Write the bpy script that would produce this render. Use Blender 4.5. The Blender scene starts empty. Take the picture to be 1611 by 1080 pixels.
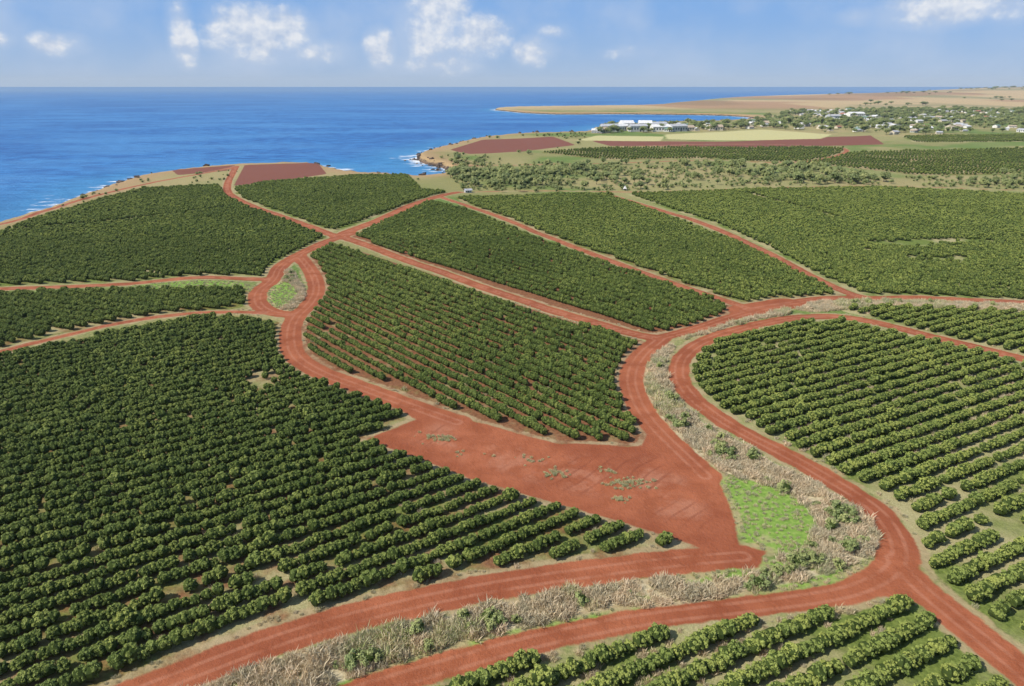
import bpy, math, random, time
import numpy as np
from mathutils import Vector
T0=time.time()
rng=np.random.default_rng(11); random.seed(5)
sc=bpy.context.scene
sc.view_settings.view_transform='Standard'; sc.view_settings.look='None'; sc.view_settings.exposure=0

# ------------------------------------------------------------------ image pixels projected through the camera to ground coordinates (metres)
HC=70.0; FP=24/36*1611.0; PT=math.atan(404/FP); CP,SP=math.cos(PT),math.sin(PT)
def G(x,y,z=0.0):
    u=(x-805.5)/FP; v=(y-540)/FP; dn=SP+v*CP
    k=(HC-z)/dn
    return (u*k,(CP-v*SP)*k)
def GP(l,z=0.0): return np.array([G(a[0],a[1],z) for a in l])
def chaikin(p,it=1,closed=True):
    for _ in range(it):
        if closed: q=np.roll(p,-1,0); a=.75*p+.25*q; b=.25*p+.75*q; p=np.stack([a,b],1).reshape(-1,p.shape[1])
        else:
            q=p[1:]; r=p[:-1]; a=.75*r+.25*q; b=.25*r+.75*q
            p=np.vstack([p[:1],np.stack([a,b],1).reshape(-1,p.shape[1]),p[-1:]])
    return p
def sd_poly(px,py,poly,margin=40.):
    out=np.full(px.shape,-margin); mn=poly.min(0)-margin; mx=poly.max(0)+margin
    m=(px>mn[0])&(px<mx[0])&(py>mn[1])&(py<mx[1])
    if not m.any(): return out
    x=px[m];y=py[m];d=np.full(x.shape,1e18);ins=np.zeros(x.shape,bool)
    n=len(poly)
    for i in range(n):
        ax,ay=poly[i];bx,by=poly[(i+1)%n];ex,ey=bx-ax,by-ay;l=ex*ex+ey*ey+1e-12
        t=np.clip(((x-ax)*ex+(y-ay)*ey)/l,0,1)
        d=np.minimum(d,(x-ax-t*ex)**2+(y-ay-t*ey)**2)
        if ay!=by:
            c=((ay>y)!=(by>y))&(x<(bx-ax)*(y-ay)/(by-ay)+ax); ins^=c
    d=np.sqrt(d); out[m]=np.maximum(np.where(ins,d,-d),-margin); return out
def sd_line(px,py,line,margin=30.):
    out=np.full(px.shape,-margin); cen=np.full(px.shape,margin)
    for i in range(len(line)-1):
        ax,ay,aw=line[i];bx,by,bw=line[i+1]
        m=(px>min(ax,bx)-margin)&(px<max(ax,bx)+margin)&(py>min(ay,by)-margin)&(py<max(ay,by)+margin)
        if not m.any(): continue
        x=px[m];y=py[m];ex,ey=bx-ax,by-ay;l=ex*ex+ey*ey+1e-12
        t=np.clip(((x-ax)*ex+(y-ay)*ey)/l,0,1)
        d=np.sqrt((x-ax-t*ex)**2+(y-ay-t*ey)**2)
        out[m]=np.maximum(out[m],(aw+(bw-aw)*t)/2-d); cen[m]=np.minimum(cen[m],d)
    return out,cen
def vn(x,y,s=0):
    xi=np.floor(x);yi=np.floor(y);fx=x-xi;fy=y-yi;fx=fx*fx*(3-2*fx);fy=fy*fy*(3-2*fy)
    h=lambda a,b:(np.sin(a*127.1+b*311.7+s*74.7)*43758.5453)%1.0
    return (h(xi,yi)*(1-fx)+h(xi+1,yi)*fx)*(1-fy)+(h(xi,yi+1)*(1-fx)+h(xi+1,yi+1)*fx)*fy
def fb(x,y,sc_,s=0,o=3):
    r=0;a=.5;t=0
    for i in range(o): r=r+a*vn(x/sc_,y/sc_,s+i*3.3);t+=a;a*=.5;sc_/=2.1
    return r/t
def S(t): t=np.clip(t,0,1); return t*t*(3-2*t)

# ------------------------------------------------------------------ layout
SEA=-5.0
coast_near=[(-300,395),(-120,368),(0,343),(60,326),(110,307),(150,294),(185,283),(215,274),(300,262),(370,256),(440,254),(505,254),(530,263),(560,268),(620,271),(665,274)]
coast_far=[(690,280),(706,272),(690,263),(662,258),(650,250),(664,243),(700,233),(745,222),(780,217),(830,213),(880,212),(925,211),(940,204),(962,199),(1000,197),(1060,194),(1130,193),(1180,190),(1190,186),(1130,182),(1050,181),(960,180),(890,181),(830,179),(800,176),(772,173),(800,170),(860,169),(935,168),(1030,167),(1060,163),(1095,160),(1140,155),(1200,152),(1300,149),(1420,146),(1560,142)]
coast=np.vstack([np.array([(-700,-600),(-480,100)]),GP(coast_near),GP(coast_far,SEA),np.array([(30000,16000),(30000,-600)])])
coast=chaikin(coast,1)
RD={ # (points[,width]),width m
'r1':([(555,366),(525,374),(495,388),(462,404),(438,420),(430,440),(405,455),(404,478),(430,492),(458,494)],6.5),
'r1b':([(470,402),(490,425),(500,452),(488,478),(462,498),(455,530),(462,560),(500,585),(560,607),(640,637),(720,665)],6.4),
'r1l':([(-200,458),(0,453),(100,450),(200,446),(270,438),(330,435),(385,438),(430,438)],4.5),
'r0l':([(-200,610),(-100,580),(0,552),(100,527),(200,503),(300,491),(380,489),(440,493)],3.3),
'r2':([(372,262),(352,298),(372,315),(430,337),(480,353),(530,371)],5.5),
'r3':([(720,303),(690,309),(640,326),(600,345),(560,358),(530,371)],7),
'r4':([(535,370),(600,394),(700,430),(800,465),(900,498),(1000,526),(1040,533)],5.6),
'r5':([(690,310),(740,326),(800,348),(870,377),(950,407),(1050,443),(1170,484),(1185,490)],4.2),
'r6':([(965,309),(1050,333),(1130,360),(1200,393),(1270,431),(1330,460),(1372,472)],5),
'r6b':([(1180,305),(1240,322),(1320,345)],3.),
'r7':([(1030,533),(1100,517),(1170,494),(1240,478),(1300,469),(1370,469),(1450,468),(1611,476),(1800,486)],5),
'r7b':([(1170,490),(1210,483),(1240,478)],11),
'r8':([(1900,640),(1611,566),(1500,540),(1400,514),(1330,499),(1260,499),(1180,514),(1110,534),(1072,560),(1066,590),(1082,620),(1125,655),(1185,690),(1250,722),(1320,762),(1380,802),(1410,842),(1418,880,6),(1395,908,5.6),(1340,932,4.6),(1250,946,4.2),(1150,958,4.2),(1000,975,4.2),(880,1000,4.2),(760,1031,4.4),(650,1062,4.4),(560,1090,4.4),(480,1120,4.4)],5.3),
'r8b':([(1405,880),(1450,930),(1520,985),(1611,1060),(1720,1150)],5.6),
'r9':([(1040,533),(1008,557),(990,590),(1000,630),(1025,668),(1065,706),(1110,750)],6.2),
'r10':([(1170,875),(1050,884),(900,905),(750,928),(600,960),(450,1003),(330,1047),(220,1090),(100,1140)],5.8),
'rc':([(-150,375),(0,357),(90,325),(170,303),(240,287),(360,266),(372,262)],4),
'rs':([(720,303),(860,300),(1000,303),(1180,297),(1400,291),(1611,299),(1800,305)],3.),
'rf':([(700,262),(860,258),(1000,256),(1130,252),(1260,258),(1340,240),(1320,230),(1140,226),(960,232)],5),
}
roads={}
for k,(p,w) in RD.items():
    q=GP(p); q=np.hstack([q,np.array([[float(a[2]) if len(a)>2 else float(w)] for a in p])]); roads[k]=chaikin(q,2,False)
yard=GP([(560,597),(700,650),(870,697),(1010,703),(1022,668),(1090,732),(1132,760),(1150,800),(1165,858),(1210,868),(1190,880),(1090,892),(1100,860),(980,823),(860,788),(750,757),(660,722),(575,692),(655,660),(600,630)])
lot2=GP([(1395,860),(1450,925),(1510,985),(1440,950),(1380,935),(1340,930)])
verge=[GP([(1040,542),(1010,568),(1002,600),(1022,640),(1052,682),(1100,722),(1150,750),(1230,772),(1278,808),(1288,842),(1250,868),(1205,884),(1100,898),(960,918),(850,938),(700,968),(560,1003),(420,1038),(330,1062),(220,1110),(470,1115),(560,1082),(650,1052),(760,1021),(880,991),(1000,967),(1150,948),(1250,936),(1335,915),(1388,875),(1386,830),(1350,797),(1280,760),(1200,719),(1130,682),(1080,645),(1050,605),(1046,570),(1066,543)]),
 GP([(1060,537),(1130,516),(1235,488),(1252,494),(1180,506),(1100,529)]),
 GP([(1240,476),(1330,474),(1420,474),(1611,481),(1800,492),(1800,502),(1611,490),(1440,485),(1340,487),(1262,494)]),
 GP([(452,418),(472,440),(482,465),(468,484),(430,491),(416,480),(432,462),(440,440)])]
lush=[GP([(1118,748),(1200,758),(1265,788),(1290,825),(1272,856),(1222,872),(1172,866),(1155,820)]),
 GP([(440,440),(462,445),(470,465),(450,480),(425,488),(414,478),(425,462),(380,455),(400,446),(420,450)]),
 GP([(190,450),(300,440),(380,442),(400,450),(300,450),(200,458)]),
 GP([(1385,868),(1392,885),(1350,914),(1230,937),(1140,948),(1100,948),(1200,926),(1320,898)]),
 GP([(1230,878),(1120,890),(1060,903),(1070,918),(1180,908),(1250,895)]),
 GP([(640,1036),(760,1000),(900,970),(1010,950),(1010,966),(880,992),(760,1024),(650,1056),(500,1100),(480,1090)]),
 GP([(340,1045),(420,1018),(440,1022),(380,1045),(340,1060)]),
 GP([(1120,652),(1150,668),(1148,676),(1118,662)]),
 GP([(40,456),(140,454),(140,460),(40,462)])]
fields={ # poly, row angle deg, weed, tone, row spacing
'A':(GP([(-300,640),(0,560),(130,535),(260,508),(350,498),(430,508),(434,535),(440,562),(470,590),(560,620),(648,655),(572,688),(655,722),(750,762),(860,795),(985,828),(1096,860),(1050,872),(900,893),(740,911),(600,941),(470,970),(370,1006),(250,1046),(140,1088),(60,1120),(-60,1170),(-400,1170)]),34,.45,.42,3.5),
'B':(GP([(478,408),(520,384),(600,408),(700,442),(800,478),(900,509),(1005,538),(978,570),(968,600),(985,640),(1015,694),(940,699),(870,690),(780,665),(700,640),(600,600),(500,572),(466,545),(475,510),(504,480),(508,440)]),-48.7,.25,.5,3.6),
'C':(GP([(552,374),(600,350),(680,318),(730,330),(860,383),(950,415),(1060,452),(1172,490),(1110,508),(1035,524),(950,502),(850,472),(740,434),(640,400)]),-48.7,.1,.25,3.7),
'H':(GP([(720,312),(960,306),(1060,345),(1150,378),(1220,410),(1318,464),(1200,476),(1165,478),(1050,437),(950,401),(860,371),(780,341)]),-48,.5,.65,3.8),
'I':(GP([(990,306),(1200,299),(1400,296),(1611,306),(1850,320),(1850,485),(1611,476),(1400,465),(1365,464),(1280,427),(1210,388),(1130,352)]),-42,.8,.8,3.8),
'F':(GP([(-200,400),(0,366),(80,338),(160,315),(230,297),(343,292),(362,312),(430,342),(508,370),(480,392),(430,410),(412,434),(320,432),(240,440),(0,448),(-200,454)]),-20,.6,.5,3.8),
'G':(GP([(368,297),(420,287),(560,277),(640,276),(665,300),(705,304),(620,330),(560,350),(522,362),(450,337),(384,314)]),-30,.6,.5,3.8),
'J':(GP([(-200,464),(0,460),(200,456),(380,453),(400,474),(350,485),(250,492),(100,520),(0,546),(-200,600)]),-20,.5,.4,3.6),
'K':(GP([(1330,489),(1400,484),(1611,493),(1800,504),(1800,605),(1611,561),(1480,531),(1400,508)]),27,.8,.95,3.7),
'D':(GP([(1080,555),(1130,530),(1200,515),(1320,507),(1450,536),(1611,576),(1900,650),(1900,1250),(1750,1120),(1611,1005),(1540,965),(1462,912),(1450,850),(1425,795),(1340,752),(1250,716),(1170,680),(1120,642),(1082,600)]),27,.95,1.0,3.6),
'E':(GP([(1440,948),(1300,960),(1150,970),(1000,984),(870,1012),(760,1042),(650,1073),(550,1106),(600,1200),(1700,1220),(1600,1105),(1545,1060),(1500,1010),(1465,965)]),26,.8,.95,3.6),
'L':(GP([(850,241),(960,233),(1330,232),(1335,243),(1250,256),(1100,251),(960,251)]),-20,.5,.45,9.5),
'M':(GP([(1262,257),(1345,240),(1611,234),(1900,238),(1900,285),(1611,275),(1450,276),(1330,264)]),-20,.5,.45,9.5),
'N':(GP([(1420,215),(1611,212),(1900,212),(1900,226),(1611,224),(1440,224)]),-20,.6,.6,11),
}
plow=[GP([(385,260),(500,256),(514,274),(440,286),(368,292)]),GP([(708,236),(760,220),(870,216),(905,228),(820,240),(740,243)]),GP([(930,222),(1140,223),(1370,213),(1392,227),(1200,232),(960,230)]),GP([(270,268),(370,260),(366,268),(280,276)])]
pale=[GP([(1045,212),(1200,204),(1310,212),(1290,219),(1130,221),(1050,219)]),GP([(905,222),(940,214),(1045,215),(1040,222)])]
def dirt_at(x,y):
    d=np.full(x.shape,-30.);c=np.full(x.shape,30.)
    for k,l in roads.items():
        a,b=sd_line(x,y,l); d=np.maximum(d,a); c=np.minimum(c,b)
    for p in (yard,lot2): d=np.maximum(d,sd_poly(x,y,p,30.))
    return d,c
def coast_d(x,y): return sd_poly(x,y,coast,1500.)
def hgt(x,y,dc):
    cl=np.clip(dc,-60,60)
    rough=(fb(x,y,9,5)-.5)*5*np.exp(-((cl-2)/9.)**2)
    edge=S((cl+4)/13.)
    z=-9+9*edge+rough*.7
    near=(fb(x,y,90,2)-.5)*2.0*S((dc-15)/60)*S((y-90)/200)
    z=z+near+(fb(x,y,14,9)-.5)*.35*S(dc/20)
    z=z+(62+22*(fb(x,y,1500,4)-.5))*S((y-2600)/5200)*S(dc/1500)
    return z

# ------------------------------------------------------------------ node helpers
def node(nt,t,ins=None,**pr):
    n=nt.nodes.new(t)
    for k,v in pr.items(): setattr(n,k,v)
    for k,v in (ins or {}).items():
        s=n.inputs[k]
        if isinstance(v,bpy.types.NodeSocket): nt.links.new(v,s)
        else:
            if hasattr(s,'default_value') and hasattr(s.default_value,'__len__') and len(s.default_value)==4 and len(v)==3: v=(*v,1)
            s.default_value=v
    return n
class NB:
    def __init__(s,nt): s.nt=nt
    def m(s,op,a,b=0.,c=0.,cl=False):
        n=node(s.nt,'ShaderNodeMath',{0:a,1:b,2:c},operation=op); n.use_clamp=cl; return n.outputs[0]
    def mix(s,f,a,b,bt='MIX'):
        n=s.nt.nodes.new('ShaderNodeMix'); n.data_type='RGBA'; n.blend_type=bt
        for i,v in ((0,f),(6,a),(7,b)):
            if isinstance(v,bpy.types.NodeSocket): s.nt.links.new(v,n.inputs[i])
            else: n.inputs[i].default_value=v if i==0 else (*v,1)
        return n.outputs[2]
    def noise(s,vec,scale,detail=4,rough=.55): return node(s.nt,'ShaderNodeTexNoise',{'Vector':vec,'Scale':scale,'Detail':float(detail),'Roughness':rough}).outputs['Fac']
    def attr(s,name,t='GEOMETRY',o='Fac'): return node(s.nt,'ShaderNodeAttribute',attribute_name=name,attribute_type=t).outputs[o]
    def ss(s,v,a,b): return node(s.nt,'ShaderNodeMapRange',{'Value':v,'From Min':a,'From Max':b},interpolation_type='SMOOTHSTEP').outputs[0]
def newmat(name):
    m=bpy.data.materials.new(name); m.use_nodes=True; m.node_tree.nodes.clear(); return m,NB(m.node_tree)
def finish(m,b,col,rough=.9,spec=.2,bump=None,bd=.3,normal=None,transl=0):
    nt=m.node_tree; ins={'Base Color':col,'Roughness':rough,'Specular IOR Level':spec}
    if bump is not None: ins['Normal']=node(nt,'ShaderNodeBump',{'Height':bump,'Distance':bd,'Strength':1.0}).outputs[0]
    p=node(nt,'ShaderNodeBsdfPrincipled',ins).outputs[0]
    if transl>0:
        t=node(nt,'ShaderNodeBsdfTranslucent',{'Color':col}).outputs[0]
        p=node(nt,'ShaderNodeMixShader',{0:transl,1:p,2:t}).outputs[0]
    node(nt,'ShaderNodeOutputMaterial',{'Surface':p})
def simple(name,col,rough=.8,var=.2,scale=.5):
    m,b=newmat(name); o=node(m.node_tree,'ShaderNodeTexCoord').outputs['Object']
    n=b.noise(o,scale,4); c=b.mix(b.ss(n,.3,.7),tuple(x*(1-var) for x in col),tuple(min(1,x*(1+var)) for x in col)); finish(m,b,c,rough); return m

# ------------------------------------------------------------------ ground mesh
def fan(cols,ys,s0,s1,add):
    s=np.linspace(s0,s1,cols); w=np.maximum(ys,50)+add
    X=(w[:,None]*s[None,:]).ravel(); Y=np.repeat(ys,cols); return X,Y
def gridmesh(name,X,Y,Z,nr,nc):
    me=bpy.data.meshes.new(name); me.vertices.add(len(X)); me.vertices.foreach_set('co',np.stack([X,Y,Z],1).astype(np.float32).ravel())
    i=np.arange(nr-1)[:,None]*nc+np.arange(nc-1)[None,:]; q=np.stack([i,i+1,i+nc+1,i+nc],-1).reshape(-1,4)
    me.loops.add(q.size); me.loops.foreach_set('vertex_index',q.ravel().astype(np.int32)); me.polygons.add(len(q))
    me.polygons.foreach_set('loop_start',(np.arange(len(q))*4).astype(np.int32)); me.update(calc_edges=True)
    me.polygons.foreach_set('use_smooth',np.ones(len(q),bool)); return me
def fattr(me,name,v,dom='POINT'):
    a=me.attributes.new(name,'FLOAT',dom); a.data.foreach_set('value',np.asarray(v,np.float32))
def link(o): sc.collection.objects.link(o); return o

ys=np.concatenate([np.linspace(-300,30,24)[:-1],30*np.exp(np.linspace(0,math.log(14000/30),720))])
NCOL=760
X,Y=fan(NCOL,ys,-1.35,1.6,70)
dc=coast_d(X,Y); Z=hgt(X,Y,dc); dirt,cen=dirt_at(X,Y)
def mx(ps,m=30.):
    r=np.full(X.shape,-m)
    for p in ps: r=np.maximum(r,sd_poly(X,Y,p,m))
    return r
dv=mx([chaikin(p) for p in verge]); dl=mx([chaikin(p) for p in lush]); dp=mx(plow); dpa=mx(pale)
df=np.full(X.shape,-30.); weed=np.zeros(X.shape)
for k,(p,a,w,t,rs) in fields.items():
    d=sd_poly(X,Y,p,30.); weed=np.where((d>df)&(d>-12),w,weed); df=np.maximum(df,d)
scr=np.array([.27,.26,.11]);grn=np.array([.15,.22,.06]);tan=np.array([.44,.35,.19]);brn=np.array([.42,.28,.16])
n1=fb(X,Y,45,20)[:,None];n2=fb(X,Y,180,21)[:,None]
zone=scr*(1-S((n1-.4)/.25))+grn*S((n1-.4)/.25)
tw=S((n2-.46)/.2); zone=zone*(1-.55*tw)+tan*.55*tw
cw=(1-S((dc-12)/32))[:,None]*.85; zone=zone*(1-cw)+brn*cw
farw=S((Y-2100)/500)[:,None]; n3=fb(X,Y*.5,420,25,4)[:,None]
ft=np.array([.50,.38,.22])*(1-S((n3-.42)/.25))+np.array([.28,.26,.14])*S((n3-.42)/.25)
n4=fb(X,Y*.4,700,27,2)[:,None]; rw=S((n4-.64)/.03)*.6; ft=ft*(1-rw)+np.array([.33,.17,.11])*rw
zone=zone*(1-farw)+ft*farw  # far plain: dry tan ground, also paled in colour to suggest aerial haze
me=gridmesh('ground',X,Y,Z,len(ys),NCOL)
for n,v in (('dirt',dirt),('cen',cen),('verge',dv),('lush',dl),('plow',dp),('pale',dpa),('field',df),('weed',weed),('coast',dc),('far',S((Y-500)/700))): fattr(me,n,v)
ca=me.attributes.new('zone','FLOAT_COLOR','POINT'); ca.data.foreach_set('color',np.hstack([zone,np.ones((len(X),1))]).astype(np.float32).ravel())
ground=link(bpy.data.objects.new('ground',me))
m,b=newmat('ground_mat'); nt=m.node_tree
oc=node(nt,'ShaderNodeTexCoord').outputs['Object']
nA=b.noise(oc,.22,5);nB=b.noise(oc,1.3,4,.6);nC=b.noise(oc,.045,4);nD=b.noise(oc,5.,3,.7)
def mask(an,amp=1.6,soft=.35,off=0.):
    v=b.m('ADD',b.attr(an),b.m('MULTIPLY',b.m('SUBTRACT',nA,.5),amp*2)); v=b.m('ADD',v,b.m('MULTIPLY',b.m('SUBTRACT',nB,.5),amp*.9)); return b.ss(v,-soft+off,soft+off)
col=b.attr('zone',o='Color')
col=b.mix(b.ss(nB,.3,.7),b.mix(1.,col,(.7,.7,.68),'MULTIPLY'),b.mix(1.,col,(1.22,1.2,1.1),'MULTIPLY'))
soil=b.mix(b.ss(nB,.3,.7),(.17,.075,.038),(.28,.13,.065))
straw=b.mix(b.ss(nD,.3,.7),(.29,.26,.12),(.48,.43,.23))
weedc=b.mix(b.ss(nB,.3,.7),(.10,.14,.03),(.20,.25,.06))
gr=b.mix(b.ss(nC,.42,.6),weedc,straw)
wf=b.ss(b.m('ADD',b.attr('weed'),b.m('SUBTRACT',nA,.5)),.2,.65)
fld=b.mix(wf,soil,gr)
col=b.mix(mask('field',.8,.4,-2.),col,fld)
col=b.mix(mask('plow',1,.5),col,b.mix(nB,(.18,.07,.05),(.25,.10,.07)))
col=b.mix(mask('pale',8,2),col,b.mix(nB,(.44,.42,.18),(.58,.53,.28)))
vs=b.mix(b.ss(nB,.3,.7),(.38,.32,.19),(.58,.50,.33))
col=b.mix(mask('verge',1.,.4),col,b.mix(b.ss(nA,.54,.64),vs,(.22,.25,.08)))
lushc=b.mix(b.ss(nB,.3,.7),(.14,.25,.04),(.27,.39,.085))
col=b.mix(mask('lush',.7,.4),col,b.mix(b.ss(nA,.55,.68),lushc,(.34,.35,.14)))
fr=b.m('MULTIPLY',mask('dirt',1.2,.4,-1.3),b.ss(nA,.3,.6)); fr=b.m('MULTIPLY',fr,.8)
col=b.mix(fr,col,b.mix(nB,(.34,.25,.14),(.48,.37,.22)))
red=b.mix(b.ss(nA,.3,.7),(.275,.078,.034),(.385,.122,.058))
red=b.mix(b.m('MULTIPLY',b.ss(nD,.35,.75),.35),red,(.46,.185,.10))
red=b.mix(b.m('MULTIPLY',b.ss(nC,.42,.6),.55),red,(.24,.066,.032))
tr=b.m('ABSOLUTE',b.m('SUBTRACT',b.attr('cen'),1.0)); tr=b.m('SUBTRACT',1.,b.ss(tr,.12,.5)); tr=b.m('MULTIPLY',tr,b.m('MULTIPLY',b.ss(nA,.3,.55),.45))
red=b.mix(tr,red,(.47,.21,.13))
sp=b.m('MULTIPLY',b.ss(b.noise(oc,.33,6,.65),.66,.73),b.ss(b.attr('dirt'),4.,7.))
red=b.mix(b.m('MULTIPLY',sp,.4),red,(.20,.20,.07))
big=b.noise(oc,.09,6,.65)
inner=b.ss(b.attr('dirt'),2.5,7.)
red=b.mix(b.m('MULTIPLY',b.ss(big,.46,.6),b.m('MULTIPLY',inner,.6)),red,(.46,.20,.12))
wv=node(nt,'ShaderNodeTexWave',{'Vector':node(nt,'ShaderNodeMapping',{'Vector':oc,'Rotation':(0,0,.75)}).outputs[0],'Scale':.11,'Distortion':9.,'Detail':2.,'Detail Scale':.35},wave_type='BANDS').outputs['Fac']
red=b.mix(b.m('MULTIPLY',b.m('MULTIPLY',b.ss(wv,.86,.97),inner),b.m('MULTIPLY',b.ss(nC,.4,.55),.5)),red,(.22,.065,.034))
red=b.mix(b.m('MULTIPLY',b.attr('far'),.5),red,(.42,.22,.13))  # distant dirt mixed paler: aerial haze put into its colour
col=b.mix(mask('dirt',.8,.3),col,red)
zc=node(nt,'ShaderNodeSeparateXYZ',{0:oc}).outputs[2]
rk=b.m('SUBTRACT',1.,b.ss(b.m('ADD',zc,b.m('MULTIPLY',b.m('SUBTRACT',nA,.5),4.)),-3.6,-1.6))
col=b.mix(rk,col,b.mix(b.ss(nA,.4,.6),(.05,.04,.035),(.18,.12,.08)))
finish(m,b,col,.95,.1,b.m('ADD',nB,b.m('MULTIPLY',nD,.4)),.18)
me.materials.append(m)
print('ground',time.time()-T0)

# ------------------------------------------------------------------ sea
ys2=np.concatenate([np.linspace(-300,60,10)[:-1],60*np.exp(np.linspace(0,math.log(90000/60),420))])
X2,Y2=fan(420,ys2,-2.4,2.2,80)
me=gridmesh('sea',X2,Y2,np.full(X2.shape,SEA),len(ys2),420)
fattr(me,'coast',coast_d(X2,Y2))
sea=link(bpy.data.objects.new('sea',me))
m,b=newmat('sea_water'); nt=m.node_tree; oc=node(nt,'ShaderNodeTexCoord').outputs['Object']
mp=node(nt,'ShaderNodeMapping',{'Vector':oc,'Rotation':(0,0,.5),'Scale':(1,2.2,1)}).outputs[0]
w1=b.noise(mp,.05,6,.6);w2=b.noise(mp,.35,4,.6);big=b.noise(mp,.004,5);big2=b.noise(mp,.0012,5)
cd=b.attr('coast')
c=b.mix(b.ss(w1,.35,.65),(.010,.095,.33),(.04,.22,.54))
c=b.mix(b.m('MULTIPLY',b.ss(big,.42,.62),.6),c,(.075,.27,.57))
c=b.mix(b.m('MULTIPLY',b.ss(big2,.45,.6),.45),c,(.015,.10,.33))
c=b.mix(b.m('MULTIPLY',b.ss(cd,-110.,0.),.5),c,(.06,.30,.52))
fo=b.ss(b.m('ADD',b.m('MULTIPLY',b.m('ADD',cd,2.),.022),b.m('MULTIPLY',b.m('SUBTRACT',w1,.45),3.2)),.0,.35)
fo=b.m('MULTIPLY',fo,b.ss(cd,-50.,-12.))
wc=b.m('MULTIPLY',b.ss(b.noise(mp,.12,5,.7),.67,.72),b.ss(b.noise(mp,.01,2),.42,.6))
fo=b.m('MAXIMUM',fo,b.m('MULTIPLY',wc,.6))
c=b.mix(fo,c,(.85,.88,.9))
finish(m,b,c,.45,.25,b.m('ADD',w2,b.m('MULTIPLY',w1,3.)),1.0)
me.materials.append(m)

# ------------------------------------------------------------------ foliage
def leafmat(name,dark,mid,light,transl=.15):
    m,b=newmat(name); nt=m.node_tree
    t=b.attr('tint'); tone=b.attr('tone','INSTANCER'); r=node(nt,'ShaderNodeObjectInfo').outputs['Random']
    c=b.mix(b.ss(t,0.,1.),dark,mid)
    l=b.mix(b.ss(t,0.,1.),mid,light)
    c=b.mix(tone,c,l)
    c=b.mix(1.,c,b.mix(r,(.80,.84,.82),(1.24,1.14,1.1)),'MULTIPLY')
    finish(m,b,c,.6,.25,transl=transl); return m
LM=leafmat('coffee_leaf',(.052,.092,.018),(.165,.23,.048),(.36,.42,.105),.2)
TM=leafmat('tree_leaf',(.09,.13,.04),(.21,.27,.09),(.38,.42,.17))
SM=leafmat('dry_grass_blade',(.48,.40,.26),(.70,.61,.44),(.25,.34,.085),.15)
BK=simple('bark',(.16,.12,.09),.9,.3,3.)
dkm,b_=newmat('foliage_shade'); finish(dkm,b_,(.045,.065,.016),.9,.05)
def meshq(name,V,Fq,tint,mats,mi):
    me=bpy.data.meshes.new(name); me.from_pydata(V,[],Fq); me.update(); fattr(me,'tint',tint)
    for x in mats: me.materials.append(x)
    me.polygons.foreach_set('material_index',np.array(mi,np.int32)); return me
def foliage(name,seed,n,R,zc,leaf,nclump,mat,trunk=None,core=.74,cr=(.3,.5)):
    r=np.random.default_rng(seed); V=[];F=[];T=[];M=[]
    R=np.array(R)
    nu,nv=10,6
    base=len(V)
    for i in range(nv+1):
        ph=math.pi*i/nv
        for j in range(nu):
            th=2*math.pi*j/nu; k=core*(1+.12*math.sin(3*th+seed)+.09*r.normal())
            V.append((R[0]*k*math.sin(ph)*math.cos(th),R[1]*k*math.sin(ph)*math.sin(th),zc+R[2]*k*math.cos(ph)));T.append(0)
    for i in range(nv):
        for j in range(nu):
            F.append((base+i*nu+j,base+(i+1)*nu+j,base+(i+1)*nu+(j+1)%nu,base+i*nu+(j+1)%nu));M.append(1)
    if trunk:
        h,tr=trunk
        def limb(p0,p1,r0,r1):
            p0=np.array(p0,float);p1=np.array(p1,float);d=p1-p0;d/=np.linalg.norm(d);a=np.cross(d,(.3,.9,.1));a/=np.linalg.norm(a);c=np.cross(d,a);s=len(V)
            for p,rr in ((p0,r0),(p1,r1)):
                for j in range(6):
                    th=j*math.pi/3; V.append(tuple(p+rr*(a*math.cos(th)+c*math.sin(th))));T.append(.5)
            for j in range(6): F.append((s+j,s+(j+1)%6,s+6+(j+1)%6,s+6+j));M.append(2)
        limb((0,0,-.3),(0,0,h),tr,tr*.6)
        for j in range(4):
            th=j*1.6+r.random(); limb((0,0,h*.85),(R[0]*.6*math.cos(th),R[1]*.6*math.sin(th),zc+R[2]*.2*r.random()),tr*.5,tr*.2)
    cl=[]
    for i in range(nclump):
        d=r.normal(size=3); d/=np.linalg.norm(d); 
        if d[2]<-.5: d[2]*=-1
        k=.62+.25*r.random(); cl.append((d*R*k+np.array([0,0,zc]),(cr[0]+(cr[1]-cr[0])*r.random())*R.mean(),r.random()))
    for i in range(n):
        c,cr_,ct=cl[i%nclump]; d=r.normal(size=3); d/=np.linalg.norm(d)
        if d[2]<-.3: d[2]=abs(d[2])
        p=c+d*cr_*(.75+.4*r.random()); 
        if p[2]<.12: p[2]=.12+.2*r.random()
        nn=d+r.normal(size=3)*.4; nn[2]+=.25; nn/=np.linalg.norm(nn)
        a=np.cross(nn,r.normal(size=3)); a/=np.linalg.norm(a); c2=np.cross(nn,a); L=leaf*(.7+.7*r.random()); Wd=L*(.4+.25*r.random())
        s=len(V)
        V+= [tuple(p-a*L),tuple(p+c2*Wd-nn*.1*L),tuple(p+a*L),tuple(p-c2*Wd-nn*.1*L)]
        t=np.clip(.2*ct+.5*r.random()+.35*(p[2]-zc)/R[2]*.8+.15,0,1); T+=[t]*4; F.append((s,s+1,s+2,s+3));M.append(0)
    return meshq(name,V,F,T,[mat,dkm,BK],M)
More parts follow.
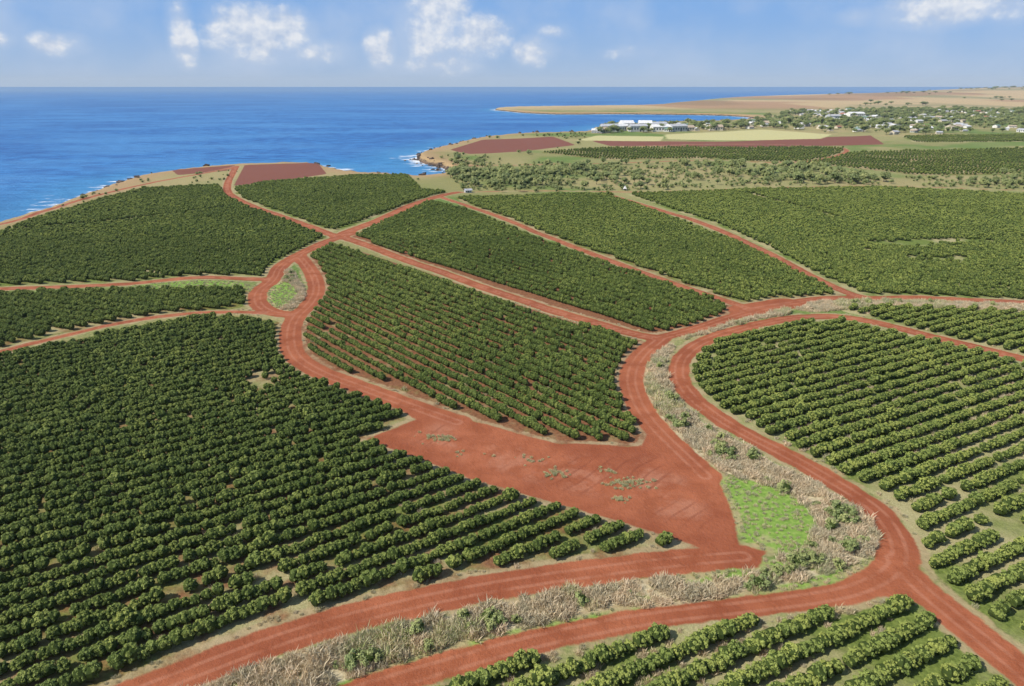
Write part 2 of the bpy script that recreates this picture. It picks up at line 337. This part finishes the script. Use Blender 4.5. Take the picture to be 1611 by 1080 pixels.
def tuft(name,seed,n,h,spread,w):
    r=np.random.default_rng(seed);V=[];F=[];T=[]
    for i in range(n):
        a=r.random()*6.28; q=spread*math.sqrt(r.random()); p=np.array([q*math.cos(a),q*math.sin(a),-.05])
        hh=h*(.5+.6*r.random()); lean=r.normal(size=2)*.4*hh; th=r.random()*3.14; wd=w*(.6+.8*r.random()); dx=np.array([math.cos(th)*wd,math.sin(th)*wd,0])
        mid=p+np.array([lean[0]*.4,lean[1]*.4,hh*.6]); top=p+np.array([lean[0],lean[1],hh]); s=len(V)
        V+=[tuple(p-dx*.6),tuple(p+dx*.6),tuple(mid+dx),tuple(mid-dx),tuple(top)]; F+=[(s,s+1,s+2,s+3),(s+3,s+2,s+4)]; t=r.random();T+=[t]*5
    return meshq(name,V,F,T,[SM],[0]*len(F))
def coll(name,meshes):
    c=bpy.data.collections.new(name)
    for me in meshes: c.objects.link(bpy.data.objects.new(me.name,me))
    return c
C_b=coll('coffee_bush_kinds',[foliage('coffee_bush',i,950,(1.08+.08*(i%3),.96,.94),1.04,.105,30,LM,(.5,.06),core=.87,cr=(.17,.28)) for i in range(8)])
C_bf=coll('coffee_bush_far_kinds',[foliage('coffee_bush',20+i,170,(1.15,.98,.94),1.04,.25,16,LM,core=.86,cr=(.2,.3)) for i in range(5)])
C_t=coll('tree_kinds',[foliage('tree',40+i,500,(3.0,2.9,2.1+.5*(i%2)),3.6+.4*(i%3),.42,16,TM,(2.6,.22),core=.6) for i in range(5)])
C_s=coll('shrub_kinds',[foliage('shrub',60+i,300,(.95,.9,.7),.65,.13,9,TM,core=.55) for i in range(5)])
C_g=coll('grass_kinds',[tuft('dry_grass_tuft',80+i,95,1.0,.8,.04) for i in range(5)])
def groupfor(c):
    ng=bpy.data.node_groups.new('scatter_'+c.name,'GeometryNodeTree')
    ng.interface.new_socket('Geometry',in_out='INPUT',socket_type='NodeSocketGeometry'); ng.interface.new_socket('Geometry',in_out='OUTPUT',socket_type='NodeSocketGeometry')
    gi=ng.nodes.new('NodeGroupInput');go=ng.nodes.new('NodeGroupOutput')
    ci=ng.nodes.new('GeometryNodeCollectionInfo'); ci.inputs['Collection'].default_value=c; ci.inputs['Separate Children'].default_value=True; ci.inputs['Reset Children'].default_value=True
    ip=ng.nodes.new('GeometryNodeInstanceOnPoints'); ip.inputs['Pick Instance'].default_value=True
    def na(n,t):
        a=ng.nodes.new('GeometryNodeInputNamedAttribute'); a.data_type=t; a.inputs['Name'].default_value=n; return [o for o in a.outputs if o.enabled and o.name=='Attribute'][0]
    L=ng.links.new
    L(gi.outputs[0],ip.inputs['Points']);L(ci.outputs[0],ip.inputs['Instance']);L(na('var','INT'),ip.inputs['Instance Index'])
    L(na('rot','FLOAT_VECTOR'),ip.inputs['Rotation']);L(na('scl','FLOAT_VECTOR'),ip.inputs['Scale']);L(ip.outputs[0],go.inputs[0]); return ng
NG={c.name:groupfor(c) for c in (C_b,C_bf,C_t,C_s,C_g)}
tot=[0]
def scatter(name,x,y,c,rotz,scl,tone,z=None,tilt=.06):
    n=len(x)
    if n==0: return
    tot[0]+=n
    if z is None: z=hgt(x,y,coast_d(x,y))
    me=bpy.data.meshes.new(name); me.vertices.add(n); me.vertices.foreach_set('co',np.stack([x,y,z],1).astype(np.float32).ravel())
    def va(nm,v): a=me.attributes.new(nm,'FLOAT_VECTOR','POINT'); a.data.foreach_set('vector',np.asarray(v,np.float32).ravel())
    va('rot',np.stack([rng.normal(0,tilt,n),rng.normal(0,tilt,n),rotz],1)); va('scl',scl)
    a=me.attributes.new('var','INT','POINT'); a.data.foreach_set('value',rng.integers(0,len(c.objects),n).astype(np.int32))
    fattr(me,'tone',np.clip(tone,0,1)); me.update()
    o=link(bpy.data.objects.new(name,me)); md=o.modifiers.new('instances','NODES'); md.node_group=NG[c.name]; return o
def rows(k):
    p,ang,wd,tone,rs=fields[k]; far=k in 'LMN'; al=1.42 if not far else 3.2
    a=math.radians(ang); c,s=math.cos(a),math.sin(a); c0=p.mean(0)
    q=p-c0; U=q[:,0]*c+q[:,1]*s; W=-q[:,0]*s+q[:,1]*c
    u=np.arange(U.min(),U.max(),al); w=np.arange(W.min(),W.max(),rs); uu,ww=np.meshgrid(u,w); uu=uu+rng.random((len(w),1))*al
    uu=uu.ravel();ww=ww.ravel(); ww=ww+.35*(vn(uu/25,ww/9,77)-.5); uu=uu+rng.normal(0,.15,uu.size); ww=ww+rng.normal(0,.07,uu.size)
    x=c0[0]+uu*c-ww*s; y=c0[1]+uu*s+ww*c
    m=sd_poly(x,y,p,5.)>.2+.9*(fb(x,y,6,39)-.5); x=x[m];y=y[m]
    d,_=dirt_at(x,y); m=(d<-1.2)&(y>20); 
    n=fb(x,y,22,31); g=fb(x,y,7,33)
    drop=.02+.04*wd*S((n-.55)/.15)+(.25 if k=='D' else .05)*S((g-.68)/.1)
    for (gx,gy,rx,ry) in ((310,928,5,1.3),(400,908,4,1.0),(130,965,3,1.3),(415,595,3,6),(830,610,3,1),(1560,830,6,3),(1500,770,4,2),(515,520,2,6)):
        hx,hy=G(gx,gy); drop=drop+.8*((((x-hx)/rx)**2+((y-hy)/ry)**2)<1+1.2*(g-.5))
    m&=rng.random(len(x))>drop
    if k=='I':
        for (gx,gy,rx,ry) in ((1440,385,16,9),(1500,380,24,7),(1480,408,16,8),(1390,383,12,5)):
            hx,hy=G(gx,gy); m&=~(((((x-hx)/rx)**2+((y-hy)/ry)**2)<.75+1.4*(g-.5))&(rng.random(len(x))<.85))
    if k=='F':
        l=np.array([(*G(-100,372),5.),(*G(160,352),5.),(*G(362,328),5.)]); m&=sd_line(x,y,l)[0]<0
    x=x[m];y=y[m];n=n[m];N=len(x)
    sz=(.99+.2*(fb(x,y,35,41)-.5)*2)*(1+rng.normal(0,.08,N)); 
    tall=(rng.random(N)<.03)
    sz=np.where(tall,sz*1.22,sz)
    if far: sz*=1.2
    wide={'A':1.14,'F':1.14,'J':1.14,'H':1.12,'I':1.14,'D':1.14,'E':1.2,'K':1.15,'B':1.02}.get(k,1.02)
    scl=np.stack([sz*.97,sz*(1+rng.normal(0,.05,N))*wide,sz*(1+rng.normal(0,.08,N))],1)
    tn=tone+.85*(fb(x,y,40,43)-.5)+.5*(fb(x,y,10,47)-.5)+rng.normal(0,.12,N)+tall*.3
    ry=a+math.pi*rng.integers(0,2,N)+rng.normal(0,.25,N)
    near=y<330
    scatter('coffee_bush_rows',x[near],y[near],C_b,ry[near],scl[near],tn[near])
    scatter('coffee_bush_rows',x[~near],y[~near],C_bf,ry[~near],scl[~near],tn[~near]+.1)  # far bushes get a lighter leaf tone, haze painted into the colour
for k in fields: rows(k)
print('rows',tot,time.time()-T0)
def fill(poly,dens,margin=0):
    mn=poly.min(0);mxx=poly.max(0); n=int((mxx-mn).prod()*dens); x=mn[0]+rng.random(n)*(mxx-mn)[0]; y=mn[1]+rng.random(n)*(mxx-mn)[1]
    m=sd_poly(x,y,poly,5.)>margin; return x[m],y[m]
def uni(x,s,v=.25): 
    k=s*(1+rng.normal(0,v,len(x))); k=np.maximum(k,s*.4); return np.stack([k,k,k],1)
for i,p in enumerate(verge):
    x,y=fill(chaikin(p),1.1); d,_=dirt_at(x,y); m=d<-.5; l=np.full(x.shape,-9.)
    for q in lush: l=np.maximum(l,sd_poly(x,y,chaikin(q),5.))
    m&=l<0; x=x[m];y=y[m]; g=fb(x,y,9,51)
    scatter('dry_grass',x,y,C_g,rng.random(len(x))*6.3,uni(x,1.0)*np.stack([np.ones(len(x)),np.ones(len(x)),.6+.8*g],1),S((g-.54)/.14)*.8+rng.normal(0,.1,len(x)))
    x,y=fill(chaikin(p),.2,.8); d,_=dirt_at(x,y); g=fb(x,y,12,55); hx,hy=G(1320,845)
    l=np.full(x.shape,-9.)
    for q in lush: l=np.maximum(l,sd_poly(x,y,chaikin(q),5.))
    m=(d<-1.2)&(l<0)&((rng.random(len(x))<.05+.5*S((g-.52)/.12))|((((x-hx)**2+(y-hy)**2)<90)&(rng.random(len(x))<.8))); x=x[m];y=y[m]
    scatter('shrub_thicket',x,y,C_s,rng.random(len(x))*6.3,uni(x,1.1,.3),.35+rng.random(len(x))*.65)
for p in lush:
    x,y=fill(chaikin(p),1.0); d,_=dirt_at(x,y); m=d<-.2; x=x[m];y=y[m]
    scatter('green_grass',x,y,C_g,rng.random(len(x))*6.3,uni(x,.35),.9+rng.normal(0,.1,len(x)))
for k,dn in (('D',.3),('E',.25),('K',.15),('A',.02),('B',.02)):
    x,y=fill(fields[k][0],dn); m=(y>20)&(y<330)&(fb(x,y,16,61)>.42); x=x[m];y=y[m]; d,_=dirt_at(x,y); m=d<-.3; x=x[m];y=y[m]
    scatter('weed_grass',x,y,C_g,rng.random(len(x))*6.3,uni(x,.6),S((fb(x,y,14,63)-.46)/.2)+rng.normal(0,.1,len(x)))
wx=[];wy=[]
for (a,c_,r_,n_) in ((690,690,1.3,55),(985,760,1.5,70),(872,745,1.2,30),(978,786,.7,22),(825,722,1.6,12),(955,741,.7,12),(740,715,1.5,6)):
    gx,gy=G(a,c_); wx+=list(gx+rng.normal(0,r_,n_)*1.3); wy+=list(gy+rng.normal(0,r_*.7,n_))
wx=np.array(wx);wy=np.array(wy); scatter('weed_patch',wx,wy,C_g,rng.random(len(wx))*6.3,uni(wx,.36),1.0+rng.normal(0,.05,len(wx)))
al=GP([(250,480),(1611,470),(1700,1150),(100,1150)]); x,y=fill(al,.5); d,_=dirt_at(x,y); m=(d<-.2)&(d>-1.6)&(fb(x,y,8,71)>.5); x=x[m];y=y[m]
scatter('roadside_grass',x,y,C_g,rng.random(len(x))*6.3,uni(x,.35),rng.random(len(x))*.6)
belt=GP([(700,268),(715,255),(860,256),(1000,258),(1250,262),(1400,278),(1611,276),(1900,285),(1900,308),(1611,300),(1400,290),(1200,294),(1000,300),(760,304),(720,296)])
x,y=fill(belt,.03); g=fb(x,y,45,81); bx,by=G(800,275); b2,c2_=G(1320,270)
gg=np.exp(-((x-bx)/70)**2-((y-by)/110)**2)+np.exp(-((x-b2)/90)**2-((y-c2_)/60)**2)
m=rng.random(len(x))<.03+.7*S((g-.54+.15*gg)/.12); d,_=dirt_at(x,y); m&=d<-2; x=x[m];y=y[m];gg=gg[m]
scatter('tree_belt',x,y,C_t,rng.random(len(x))*6.3,uni(x,.75,.3),.45+rng.random(len(x))*.5+.3*gg)
x,y=fill(belt,.03); d,_=dirt_at(x,y); m=(d<-2)&(fb(x,y,30,83)>.42); x=x[m];y=y[m]
scatter('shrub_thicket',x,y,C_s,rng.random(len(x))*6.3,uni(x,1.5,.3),.7+rng.random(len(x))*.4)
def offplow(x,y):
    m=np.ones(len(x),bool)
    for p in plow: m&=sd_poly(x,y,p,5.)<-2
    return m
near_c=np.vstack([GP([(0,352),(110,318),(210,283),(370,262),(500,260),(660,280)]),GP([(700,305),(640,276),(500,270),(370,285),(210,300),(110,330),(0,362)])])
x,y=fill(near_c,.012); dc_=coast_d(x,y); m=(dc_>14)&(fb(x,y,15,91)>.52)&offplow(x,y); x=x[m];y=y[m]
scatter('shrub_thicket',x,y,C_s,rng.random(len(x))*6.3,uni(x,1.2,.3),.7+rng.random(len(x))*.4)
fs=GP([(660,250),(760,216),(930,210),(900,235),(840,245),(720,262)],0); x,y=fill(fs,.008); dc_=coast_d(x,y); m=(dc_>14)&(fb(x,y,50,93)>.55)&offplow(x,y)
x=x[m];y=y[m]; scatter('shrub_thicket',x,y,C_s,rng.random(len(x))*6.3,uni(x,2.,.3),.6+rng.random(len(x))*.5)
# shoreline boulders along the near cliffs
def rock(name,seed):
    r=np.random.default_rng(seed);V=[];F=[];nu,nv=8,5
    for i in range(nv+1):
        ph=math.pi*i/nv
        for j in range(nu):
            th=2*math.pi*j/nu;k=1+.22*r.normal(); V.append((k*math.sin(ph)*math.cos(th)*1.2,k*math.sin(ph)*math.sin(th),k*.7*math.cos(ph)))
    for i in range(nv):
        for j in range(nu): F.append((i*nu+j,(i+1)*nu+j,(i+1)*nu+(j+1)%nu,i*nu+(j+1)%nu))
    return meshq(name,V,F,[.5]*len(V),[RKM],[0]*len(F))
RKM=simple('lava_rock',(.10,.075,.06),.95,.5,1.2)
C_r=coll('rock_kinds',[rock('shore_rock',i) for i in range(5)]); NG[C_r.name]=groupfor(C_r)
bp=[];
for i in range(len(coast)):
    a_=coast[i];b2_=coast[(i+1)%len(coast)]
    if a_[1]<150 or a_[1]>1700 or np.linalg.norm(b2_-a_)>400: continue
    n_=int(np.linalg.norm(b2_-a_)/2.2); t=rng.random(n_)[:,None]; bp.append(a_+(b2_-a_)*t+rng.normal(0,4.5,(n_,2)))
bp=np.vstack(bp); x,y=bp[:,0],bp[:,1]; m=fb(x,y,40,101)>.42; x=x[m];y=y[m]; z=np.maximum(hgt(x,y,coast_d(x,y)),SEA-.6)
scatter('shore_rocks',x,y,C_r,rng.random(len(x))*6.3,uni(x,1.5,.5),x*0+.5,z=z,tilt=.4)
# ------------------------------------------------------------------ town
town=GP([(935,211),(960,200),(1180,192),(1250,176),(1420,172),(1611,174),(1900,176),(1900,212),(1611,210),(1400,213),(1310,210),(1200,202),(1050,209)])
wallm=[simple('wall_paint_%s'%n,c) for n,c in (('white',(.70,.69,.65)),('cream',(.58,.52,.40)),('grey',(.45,.46,.47)))]
roofm=[simple('roof_%s'%n,c) for n,c in (('white',(.70,.70,.69)),('grey',(.42,.43,.45)),('red',(.38,.16,.11)),('green',(.16,.25,.20)),('tan',(.45,.36,.27)))]
glass=simple('window_glass',(.05,.07,.09),.2); 
def house(name,w,d,h,rh,wm,rm,nw=4,floors=1):
    V=[];F=[];M=[]
    def quad(a,b_,c,d_,mi): s=len(V); V.extend([a,b_,c,d_]);F.append((s,s+1,s+2,s+3));M.append(mi)
    x,y=w/2,d/2
    quad((-x,-y,-2),(x,-y,-2),(x,-y,h),(-x,-y,h),0);quad((x,y,-2),(-x,y,-2),(-x,y,h),(x,y,h),0)
    for sx in (-1,1):
        s=len(V);V.extend([(sx*x,-y,-2),(sx*x,y,-2),(sx*x,y,h),(sx*x,0,h+rh),(sx*x,-y,h)]);F.append((s,s+1,s+2,s+3,s+4));M.append(0)
    e=.6; q=rh/y
    for sy in (-1,1):
        quad((-x-e,sy*(y+e),h-e*q),(x+e,sy*(y+e),h-e*q),(x+e,0,h+rh+.02),(-x-e,0,h+rh+.02),1)
        quad((-x-e,sy*(y+e),h-e*q-.25),(x+e,sy*(y+e),h-e*q-.25),(x+e,sy*(y+e),h-e*q),(-x-e,sy*(y+e),h-e*q),1)
    for f in range(floors):
        z0=h/floors*f+h/floors*.35;z1=z0+h/floors*.35
        for i in range(nw):
            cx=-x+w*(i+.5)/nw; ww=w/nw*.25
            for sy in (-1,1):
                zz=z0 if not(i==nw//2 and f==0) else .1
                quad((cx-ww,sy*(y+.03),zz),(cx+ww,sy*(y+.03),zz),(cx+ww,sy*(y+.03),z1),(cx-ww,sy*(y+.03),z1),2)
    me=bpy.data.meshes.new(name);me.from_pydata(V,[],F)
    for mm in (wm,rm,glass): me.materials.append(mm)
    me.polygons.foreach_set('material_index',np.array(M,np.int32));me.update();return me
HM=[house('house',random.uniform(11,18),random.uniform(8,11),random.uniform(2.8,4.5),random.uniform(1.3,2.2),random.choice(wallm),roofm[(0,1,0,2,0,4,1,3,0,4,1,4)[i]],4,1+(i%4==0)) for i in range(12)]
x,y=fill(town,.0009); m=rng.random(len(x))<.8; x=x[m];y=y[m]; dct=coast_d(x,y); m=(dct>35)&(x<2600)&(fb(x,y,200,95)>.40); x=x[m];y=y[m]; zz=hgt(x,y,coast_d(x,y))
idx=rng.permutation(len(x))[:380]
for i in idx:
    o=link(bpy.data.objects.new('house',random.choice(HM))); o.location=(x[i],y[i],zz[i]); o.rotation_euler=(0,0,random.choice([.2,1.77,.5,-.3])+random.gauss(0,.08)); s=random.uniform(.7,1.1)*(1+max(0,y[i]-1500)/5000); o.scale=(s,s,s)
print('houses',len(idx))
WM=[house('warehouse',38,20,8,3.5,wallm[0],roofm[0],8),house('warehouse',28,18,9,3,wallm[2],roofm[1],6),house('warehouse',22,18,12,4,wallm[0],roofm[0],5,2),house('warehouse',22,15,6,3,wallm[1],roofm[4],5)]
for (a,c_,k,r) in ((946,209,3,.5),(958,207,1,.1),(972,206,0,.6),(985,205,2,.2),(996,206,3,.9),(1003,207,1,.1),(1014,205,2,-.1),(1030,206,3,.5),(1042,207,0,.1),(968,204,3,.3),(1065,207,1,.3),(1080,206,3,.1),(1125,205,3,0),(1035,203,1,.2),(1345,184,0,.1),(1310,189,1,.1),(1210,198,3,.0),(1500,205,3,.2)):
    gx,gy=G(a,c_); o=link(bpy.data.objects.new('warehouse',WM[k])); o.location=(gx,gy,0); o.rotation_euler=(0,0,r)
x,y=fill(town,.003); dct=coast_d(x,y); g=fb(x,y,90,97); m=(dct>15)&(rng.random(len(x))<.15+S((g-.4)/.2)); x=x[m];y=y[m]
scatter('town_trees',x,y,C_t,rng.random(len(x))*6.3,uni(x,1.2,.3)*np.array([1.3,1.3,1]),.2+rng.random(len(x))*.5)
hr=GP([(1380,160),(1900,152),(1900,170),(1611,172),(1300,174),(1200,178)]); x,y=fill(hr,.00015); m=fb(x,y,260,99)>.55; x=x[m];y=y[m]
scatter('plain_trees',x,y,C_t,rng.random(len(x))*6.3,uni(x,1.6,.3)*np.array([2,2,1]),.3+rng.random(len(x))*.4)
hr=GP([(1300,148),(1900,144),(1900,152),(1300,156)]); x,y=fill(hr,.00004); m=fb(x,y,900,99)>.5; x=x[m];y=y[m]
scatter('plain_trees',x,y,C_t,rng.random(len(x))*6.3,uni(x,1.8,.3)*np.array([3,3,1]),.3+rng.random(len(x))*.3)
sh=house('farm_shed',4.5,3.5,1.9,.7,wallm[2],roofm[1],3); gx,gy=G(736,303); o=link(bpy.data.objects.new('farm_shed',sh)); o.location=(gx,gy,0); o.rotation_euler=(0,0,.4)
gx,gy=G(983,300)
V=[(-3,-3,2.3),(3,-3,2.3),(3,3,2.3),(-3,3,2.3),(0,0,6.5)];F=[(0,1,4),(1,2,4),(2,3,4),(3,0,4)]
for px_,py_ in ((-2.9,-2.9),(2.9,-2.9),(2.9,2.9),(-2.9,2.9)):
    s=len(V)
    for z_ in (-.5,2.3):
        for ax,ay in ((-.08,-.08),(.08,-.08),(.08,.08),(-.08,.08)): V.append((px_+ax,py_+ay,z_))
    for j in range(4): F.append((s+j,s+(j+1)%4,s+4+(j+1)%4,s+4+j))
tm=bpy.data.meshes.new('canopy_tent');tm.from_pydata(V,[],F);tm.materials.append(wallm[0]); o=link(bpy.data.objects.new('canopy_tent',tm));o.location=(gx,gy,0);o.scale=(.4,.4,.55)

# ------------------------------------------------------------------ light, sky
EL=math.radians(44); AZ=math.radians(-112) # clockwise from +Y
sv=Vector((math.sin(AZ)*math.cos(EL),math.cos(AZ)*math.cos(EL),math.sin(EL)))
L=bpy.data.lights.new('sun','SUN');L.energy=5.0;L.angle=math.radians(.5);L.color=(1,.95,.87)
lo=link(bpy.data.objects.new('sun',L));lo.rotation_euler=sv.to_track_quat('Z','Y').to_euler()
w=bpy.data.worlds.new('World');sc.world=w;w.use_nodes=True;nt=w.node_tree;nt.nodes.clear();b=NB(nt)
g=node(nt,'ShaderNodeTexCoord').outputs['Generated']; sx=node(nt,'ShaderNodeSeparateXYZ',{0:g})
sky=node(nt,'ShaderNodeTexSky',{},sky_type='NISHITA'); sky.sun_disc=False; nt.links.new(g,sky.inputs[0]); sky.sun_elevation=EL; sky.sun_rotation=AZ; sky.air_density=1.0; sky.dust_density=.6; sky.ozone_density=1.6
az=b.m('ARCTAN2',sx.outputs[0],sx.outputs[1]); el=b.m('ARCSINE',sx.outputs[2])
low=b.mix(b.ss(el,-.01,.10),(3.6,5.2,7.8),(2.0,4.1,8.1))
skc=b.mix(b.m('SUBTRACT',.88,b.m('MULTIPLY',b.ss(el,.1,.6),.88)),sky.outputs[0],low)
cv=node(nt,'ShaderNodeCombineXYZ',{0:az,1:b.m('MULTIPLY',el,1.25),2:0.}).outputs[0]
cv2=node(nt,'ShaderNodeVectorMath',{0:cv,1:(-.006,.012,0)},operation='ADD').outputs[0]
nz=b.noise(cv,26.,8,.6); nz2=b.noise(cv2,26.,4,.55); nb=b.noise(cv,7.,5)
def ang(px,py):
    u=(px-805.5)/FP;v=(py-540)/FP; d=Vector((u,CP-v*SP,-(SP+v*CP))).normalized(); return math.atan2(d.x,d.y),math.asin(d.z)
mk=None
for (px,py,rx,ry,s) in ((395,50,80,50,1.05),(450,45,46,38,.95),(350,45,34,34,.85),(287,55,24,56,.85),(598,76,30,34,1.),(690,18,58,54,1.),(670,55,50,60,.75),(755,58,62,40,1.),(838,82,44,28,.8),(690,100,80,24,.55),(1475,14,80,30,.9),(1600,8,50,24,.65),(88,70,44,20,.6),(-200,30,150,60,.8),(1800,60,120,60,.8),(1345,28,30,14,.45),(0,62,22,16,.5),(980,85,50,14,.4),(500,85,80,22,.45),(870,50,40,14,.4)):
    a,e=ang(px,py)
    dx=b.m('DIVIDE',b.m('SUBTRACT',az,a),rx/FP); dy=b.m('DIVIDE',b.m('SUBTRACT',el,e),ry/FP)
    r=b.m('SQRT',b.m('ADD',b.m('MULTIPLY',dx,dx),b.m('MULTIPLY',dy,dy)))
    q=b.m('MULTIPLY',b.m('SUBTRACT',1.,r,cl=True),s*1.25)
    mk=q if mk is None else b.m('MAXIMUM',mk,q)
den=b.m('ADD',mk,b.m('MULTIPLY',b.m('SUBTRACT',nz,.5),2.0)); den=b.m('MULTIPLY',b.ss(den,.18,.85),b.ss(mk,.0,.35))
lit=b.m('ADD',.5,b.m('MULTIPLY',b.m('SUBTRACT',nz,nz2),4.),cl=True)
cc=b.mix(lit,(4.8,5.8,7.6),(8.2,8.5,9.0))
soft=b.m('MULTIPLY',b.ss(b.m('ADD',nb,b.m('MULTIPLY',mk,.4)),.38,.75),.6); soft=b.m('MULTIPLY',soft,b.ss(el,0.,.02))
skc=b.mix(soft,skc,(5.0,6.1,8.0))
skc=b.mix(b.m('MULTIPLY',den,.9),skc,cc)
bg=node(nt,'ShaderNodeBackground',{'Color':skc,'Strength':.1}); node(nt,'ShaderNodeOutputWorld',{'Surface':bg.outputs[0]})

# thin marine haze, a real volume of air over land and sea
hx0,hx1,hy0,hy1,hz0,hz1=-9000,11000,-200,13000,-40,200
V=[(x,y,z) for z in (hz0,hz1) for x,y in ((hx0,hy0),(hx1,hy0),(hx1,hy1),(hx0,hy1))]
F=[(3,2,1,0),(4,5,6,7),(0,1,5,4),(1,2,6,5),(2,3,7,6),(3,0,4,7)]
hm=bpy.data.meshes.new('haze');hm.from_pydata(V,[],F);ho=link(bpy.data.objects.new('haze',hm))
m=bpy.data.materials.new('haze_air');m.use_nodes=True;m.node_tree.nodes.clear()
vs_=node(m.node_tree,'ShaderNodeVolumeScatter',{'Color':(.70,.86,1.),'Density':.000045,'Anisotropy':.0});node(m.node_tree,'ShaderNodeOutputMaterial',{'Volume':vs_.outputs[0]})
hm.materials.append(m)

cam=bpy.data.cameras.new('camera');cam.lens=24;cam.sensor_width=36;cam.clip_end=200000;cam.clip_start=1
co=link(bpy.data.objects.new('camera',cam));co.location=(0,0,HC);co.rotation_euler=(math.pi/2-PT,0,0);sc.camera=co
print('done',time.time()-T0)
